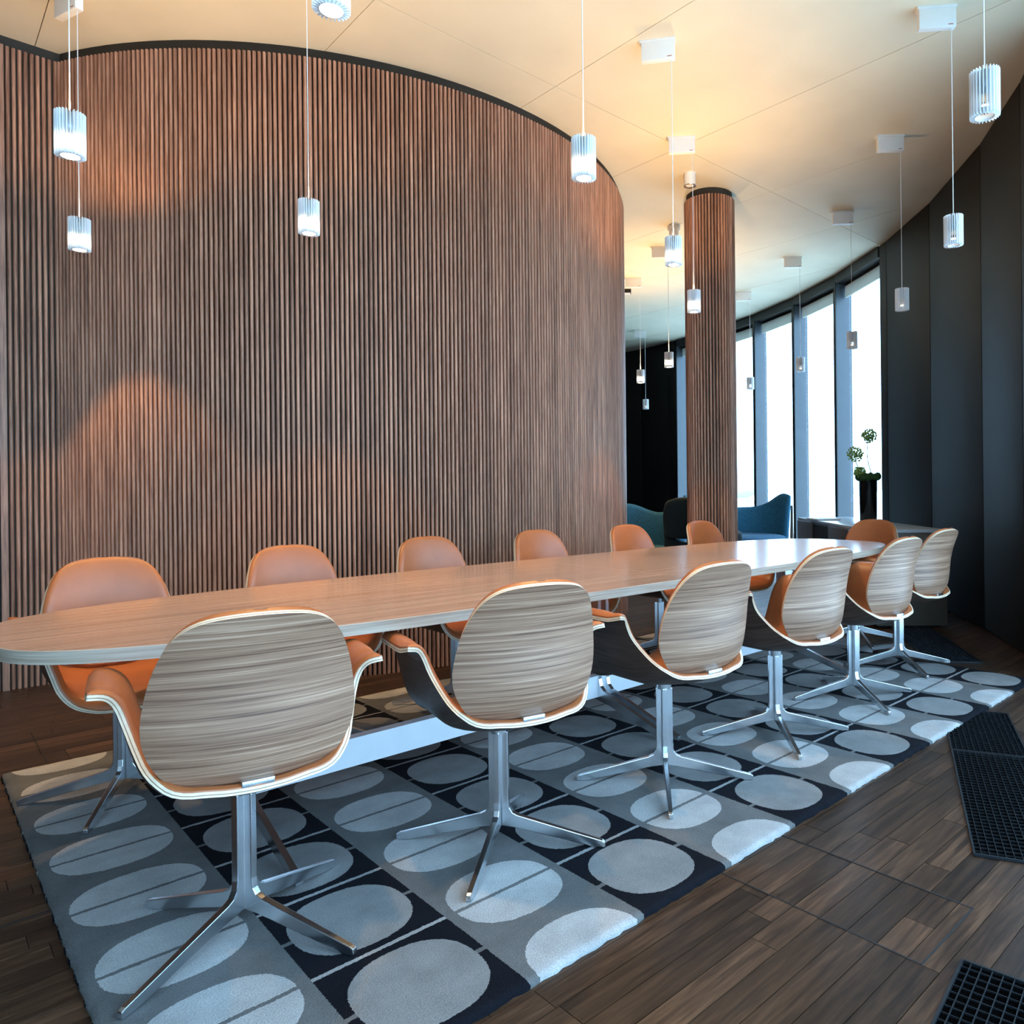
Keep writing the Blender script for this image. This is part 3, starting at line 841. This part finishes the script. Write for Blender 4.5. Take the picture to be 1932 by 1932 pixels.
for x, y, lit, lab, *zz_ in PEND:
    LZ = zz_[0] if zz_ else 2.49
    far_ = 2.4 if x > 3.5 else 1.0                          # the lounge lamps are turned up higher
    t = thing('pendant_lamp', lab, 'pendant lamp', (x, y, LZ), 0, 'finned pendant lamps')
    obj('fins', FINS, t); obj('lamp_body', BODY, t); obj('lamp_rim', RIM, t)
    obj('lamp_lens', LENS if lit else LENS0, t); obj('lamp_glass', RING if lit else RING0, t)
    cb = B().cyl((0, 0), .0022, .0022, LH / 2 - .008, ZC - LZ - .115, 8); obj('cord', cb.me('cord', M_CORD), t)
    bx = obj('ceiling_box', BOX, t, (0, 0, ZC - LZ), math.radians(min(-45, -71 + (x - .4) * 6))); obj('printed_mark', MARK, bx)
    if lit:
        for nm, ang, zz, W, size in (('lamp_downlight', 80, -LH / 2 - .004, DOWN_W, 0), ('lamp_uplight', 150, LH / 2 + .012, UP_W, PI)):
            ld = bpy.data.lights.new(nm, 'SPOT'); ld.energy = W * (far_ if size else 1); ld.color = (1.0, .63, .28)
            ld.spot_size = math.radians(ang); ld.spot_blend = .35 if size == 0 else .6; ld.shadow_soft_size = .03
            lo = bpy.data.objects.new(nm, ld); COL.objects.link(lo); lo.parent = t
            lo.location = (0, 0, zz); lo.rotation_euler = (size, 0, 0)

# small ceiling fittings
t = thing('ceiling_downlight', 'small white cylinder downlight on the ceiling before the column', 'downlight', (4.48, 2.60, ZC))
obj('housing', B().cyl((0, 0), .05, .05, -.10, 0, 24).me('housing', M_WHITE), t)
obj('rim', B().lathe((0, 0, 0), [(.05, -.10), (.052, -.106), (.040, -.107), (.036, -.100), (.002, -.098)], 24).me('rim', M_ALU), t)
t = thing('ceiling_detector', 'small beige two-step detector on the ceiling behind a lit pendant', 'detector', (5.33, 3.51, ZC))
obj('base_plate', B().cyl((0, 0), .062, .066, -.045, 0, 24).me('base_plate', M_WHITE), t)
obj('sensor_head', B().cyl((0, 0), .046, .050, -.115, -.045, 24).me('sensor_head', M_WHITE), t)
t = thing('ceiling_spotlight', 'flat black spotlight on the ceiling by the end of the slat wall', 'spotlight', (6.62, 5.50, ZC), -.8)
obj('mount', B().rbox(-.16, .10, -.05, .05, -.05, 0, .006).me('mount', M_BLACK), t)
obj('diffuser', B().box(-.15, .09, -.045, .045, -.056, -.05).me('diffuser', M_WHITE), t)

# ------------------------------------------------------------------ sideboard with vase, magazines
CA = math.atan2(1.75, 1.77)
sb = thing('sideboard', 'long taupe sideboard with pale top standing below the windows', 'sideboard', (5.18, 1.36, FL), CA)
SBL, SBW, SBH = 2.49, .556, .75 - FL
obj('carcass', B().box(.0, SBL, -SBW, 0, .05, SBH - .025).me('carcass', M_CAB), sb)
obj('top', B().rbox(-.006, SBL + .006, -SBW - .006, .006, SBH - .025, SBH, .003).me('top', M_CABTOP), sb)
obj('plinth', B().box(.04, SBL - .04, -SBW + .04, -.04, 0, .05).me('plinth', M_BLACK), sb)
for k in range(4):
    x0 = .01 + k * (SBL - .02) / 4
    if k == 2: obj('niche_shade_sheet', B().box(x0 + .01, x0 + SBL / 4 - .02, .0, .003, .08, SBH - .045).me('niche_shade_sheet', M_BLACK), sb)  # flat black sheet on the front, painted darkness of an open compartment
    else: obj('door', B().rbox(x0 + .004, x0 + SBL / 4 - .008, .0, .018, .055, SBH - .03, .002).me('door', M_CAB), sb)
obj('end_panel', B().rbox(-.016, 0, -SBW + .004, -.004, .02, SBH - .03, .002).me('end_panel', M_CAB), sb)
# vase
V0 = (6.05, 1.84, .7505)
vs = thing('flower_vase', 'tall glossy black vase with moss collar on the sideboard', 'vase', V0)
obj('body', B().lathe((0, 0, 0), [(.001, 0), (.068, 0), (.074, .01), (.078, .40), (.080, .405), (.070, .405), (.066, .38), (.001, .37)], 32).me('body', M_VASE), vs)
mo = B()
for k in range(26):
    a = 2 * PI * k / 26
    bm = bmesh.new(); bmesh.ops.create_icosphere(bm, subdivisions=2, radius=.024 + .010 * random.random())
    c = Vector((.080 * math.cos(a), .080 * math.sin(a), .420 + .010 * random.random()))
    for v in bm.verts: v.co = v.co * (1 + .18 * random.random()) + c
    bm.verts.index_update(); mo.add([v.co.copy() for v in bm.verts], [[v.index for v in f.verts] for f in bm.faces], 0, True); bm.free()
mo.cyl((0, 0), .07, .06, .40, .425, 20)
mm = obj('moss_collar', mo.me('moss_collar', M_MOSS), vs)
def bloom(head, root_pt, r, label, n=70):
    t = thing('allium_flower', label, 'flower', V0, 0, 'allium flowers in the black vase')
    h = Vector(head); rp = Vector(root_pt)
    pts = [rp.lerp(h, k / 8) + Vector((0, 0, .0)) + (rgt.to_3d() * (-.03) * math.sin(PI * k / 8)) for k in range(9)]
    obj('stem', B().tube(pts, .0035, 7).me('stem', M_STEM), t)
    bb = B()
    for k in range(n):
        z = 1 - 2 * (k + .5) / n; a = k * 2.39996
        d = Vector((math.sqrt(1 - z * z) * math.cos(a), math.sqrt(1 - z * z) * math.sin(a), z)); L = r * random.uniform(.65, 1.08)
        bb.tube([h, h + d * L * .9], .0009, 3)
        o1 = d.orthogonal().normalized(); o2 = d.cross(o1); c = h + d * L; s_ = random.uniform(.010, .017)
        bb.add([c + o1 * s_, c + o2 * s_, c - o1 * s_, c - o2 * s_, c + d * s_ * .9, c - d * s_ * .6], [(0, 1, 4), (1, 2, 4), (2, 3, 4), (3, 0, 4), (1, 0, 5), (2, 1, 5), (3, 2, 5), (0, 3, 5)])
    obj('flower_head', bb.me('flower_head', M_FLOWER), t)
R3 = rgt.to_3d()
bloom(R3 * (.015) + Vector((0, 0, .80)), R3 * .035 + Vector((0, 0, .442)), .062, 'tall upright pale green allium in the black vase')
bloom(R3 * (-.115) + Vector((0, 0, .635)), R3 * (-.025) + Vector((0, 0, .442)), .068, 'bent pale green allium leaning left of the black vase')
bloom(R3 * (-.075) + Vector((0, 0, .470)), R3 * (-.04) + Vector((0, 0, .442)), .052, 'short allium resting on the rim of the black vase')
mg = thing('magazine', 'white magazine lying on the far part of the sideboard top', 'magazine', (6.55, 2.58, .7510), CA + .1)
obj('pages', B().box(-.16, .16, -.12, .12, 0, .012).me('pages', M_PAPER), mg)
obj('cover', B().box(-.162, .162, -.122, .122, .012, .0135).me('cover', M_PAPER), mg)

# ------------------------------------------------------------------ lounge seats
def curved_back(name, R, a0, a1, z0, ztop, th, lean, mat, parent, n=40, m_=14):
    """upholstered shell around origin, open towards +x; ztop(u) gives the height along u=0..1"""
    def pt(u, v, rr):
        a = math.radians(a0 + (a1 - a0) * u); zt = ztop(u); z = z0 + (zt - z0) * v
        r = rr + lean * (z - z0) ** 1.4
        return Vector((r * math.cos(a), r * math.sin(a), z))
    V, F = [], []
    prof = [(R, v / m_) for v in range(m_ + 1)]
    ring = 2 * (m_ + 1)
    for i in range(n + 1):
        u = i / n; e = min(1, min(u, 1 - u) / .06); tk = th * (.45 + .55 * math.sqrt(e))
        for v in range(m_ + 1): V.append(pt(u, v / m_, R + tk / 2 * (1 - .5 * (v / m_) ** 6)))
        for v in range(m_, -1, -1): V.append(pt(u, v / m_, R - tk / 2 * (1 - .5 * (v / m_) ** 6)) + Vector((0, 0, .012 if v == m_ else 0)))
    for i in range(n):
        for k in range(ring):
            F.append((i * ring + k, i * ring + (k + 1) % ring, (i + 1) * ring + (k + 1) % ring, (i + 1) * ring + k))
    F += [tuple(range(ring - 1, -1, -1)), tuple(n * ring + k for k in range(ring))]
    me = mesh(name, V, F, mat, None, True)
    bm = bmesh.new(); bm.from_mesh(me); bmesh.ops.recalc_face_normals(bm, faces=bm.faces[:]); bm.to_mesh(me); bm.free()
    return obj(name, me, parent)
def cushion(name, pts, z0, z1, mat, parent):
    bb = B(); n = len(pts); c = (sum(q[0] for q in pts) / n, sum(q[1] for q in pts) / n)
    V = []
    for s_, z in ((.92, z0), (1, z0 + .03), (1, z1 - .04), (.94, z1 - .01), (.80, z1)):
        V += [(c[0] + (q[0] - c[0]) * s_, c[1] + (q[1] - c[1]) * s_, z) for q in pts]
    F = [(k * n + i, k * n + (i + 1) % n, (k + 1) * n + (i + 1) % n, (k + 1) * n + i) for k in range(4) for i in range(n)]
    bb.add(V, F, 0, True); bb.add(V[-n:], [tuple(range(n))], 0, True); bb.add(V[:n], [tuple(range(n - 1, -1, -1))])
    return obj(name, bb.me(name, mat), parent)
def lounge(name, label, cat, loc, face, R, span, ztop, seat_mat, back_mat, sz=(.30, .44), squash=1.0, leg_h=.26):
    t = thing(name, label, cat, (loc[0], loc[1], FL), face)
    bk = curved_back('back', R, 180 - span, 180 + span, sz[0], ztop, .10, .10, back_mat, t)
    pts = [((R - .06) * math.cos(math.radians(180 - span * .98 + 2 * span * .98 * k / 24)), (R - .06) * math.sin(math.radians(180 - span * .98 + 2 * span * .98 * k / 24))) for k in range(25)]
    ex = .25
    pts = pts + [(pts[-1][0] + ex, pts[-1][1] * .96), (pts[0][0] + ex, pts[0][1] * .96)]
    pts = pts[::-1]
    cushion('seat_cushion', pts, sz[0] - .06, sz[1], seat_mat, t)
    for a in (180 - span * .8, 180 + span * .8, 40, -40):
        rr = R * .80 if abs(a) > 90 else R * .5
        p1 = Vector((rr * math.cos(math.radians(a)), rr * math.sin(math.radians(a)), sz[0] - .03)); p0 = Vector((p1.x * 1.12, p1.y * 1.12, 0))
        obj('leg', B().tube([p0, p1], [.012, .020], 10).me('leg', M_LEGW), t)
    return t
FACE = math.atan2(-.72, -.70)
# teal sofa right of the column
def zs(u):   # along the back (u=0 .. 1): high at its right-hand end in the picture
    return .845 - .02 * math.sin(PI * u) + .17 * math.exp(-((u - .06) / .13) ** 2) + .17 * math.exp(-((u - .94) / .13) ** 2)
so = lounge('teal_sofa', 'teal upholstered sofa with high rounded end beside the column', 'sofa', (7.38, 4.18), FACE + .12, .66, 76, zs, M_BLUEW, M_TEAL, (.30, .50))
for sgn in (-1, 1):
    a = math.radians(180 + sgn * 70)
    p = Vector((.76 * math.cos(a), .76 * math.sin(a), 0))
    obj('wooden_arm_post', B().tube([(p.x + .12, p.y, .02), (p.x + .05, p.y * 1.02, .45), (p.x, p.y * 1.05, .86)], [.018, .024, .016], 10).me('wooden_arm_post', M_LEGW), so)
def zt1(u): return .855 + .055 * math.cos(4 * PI * u + 3.3)
lounge('teal_armchair', 'low teal armchair with wavy back beside the slat wall end', 'armchair', (5.98, 4.62), FACE - .5, .46, 100, zt1, M_TEAL, M_TEAL, (.30, .42))
def zt2(u): return .60 + .05 * math.cos(2 * PI * (u - .5)) * -1
wg = lounge('shaded_wing_armchair', 'teal wing armchair in a shade-darkened tone, seen from behind, left of the column', 'armchair', (5.745, 3.505), FACE + 2.7, .35, 105, zt2, M_TEALSHADE, M_TEALSHADE, (.30, .42))
curved_back('head_wing', .35, 98, 262, .60, lambda u: .62 + .385 * max(.02, 1 - abs(2 * u - 1) ** 3.2) ** .5, .12, .12, M_TEALSHADE, wg)
t = thing('side_table', 'small round white side table between the lounge chairs', 'table', (6.92, 5.16, FL))
obj('top', B().cyl((0, 0), .22, .22, .545, .565, 32).me('top', M_WHITE), t)
obj('stem', B().cyl((0, 0), .018, .018, .02, .545, 14).me('stem', M_ALU), t)
obj('foot', B().cyl((0, 0), .16, .15, 0, .02, 28).me('foot', M_ALU), t)
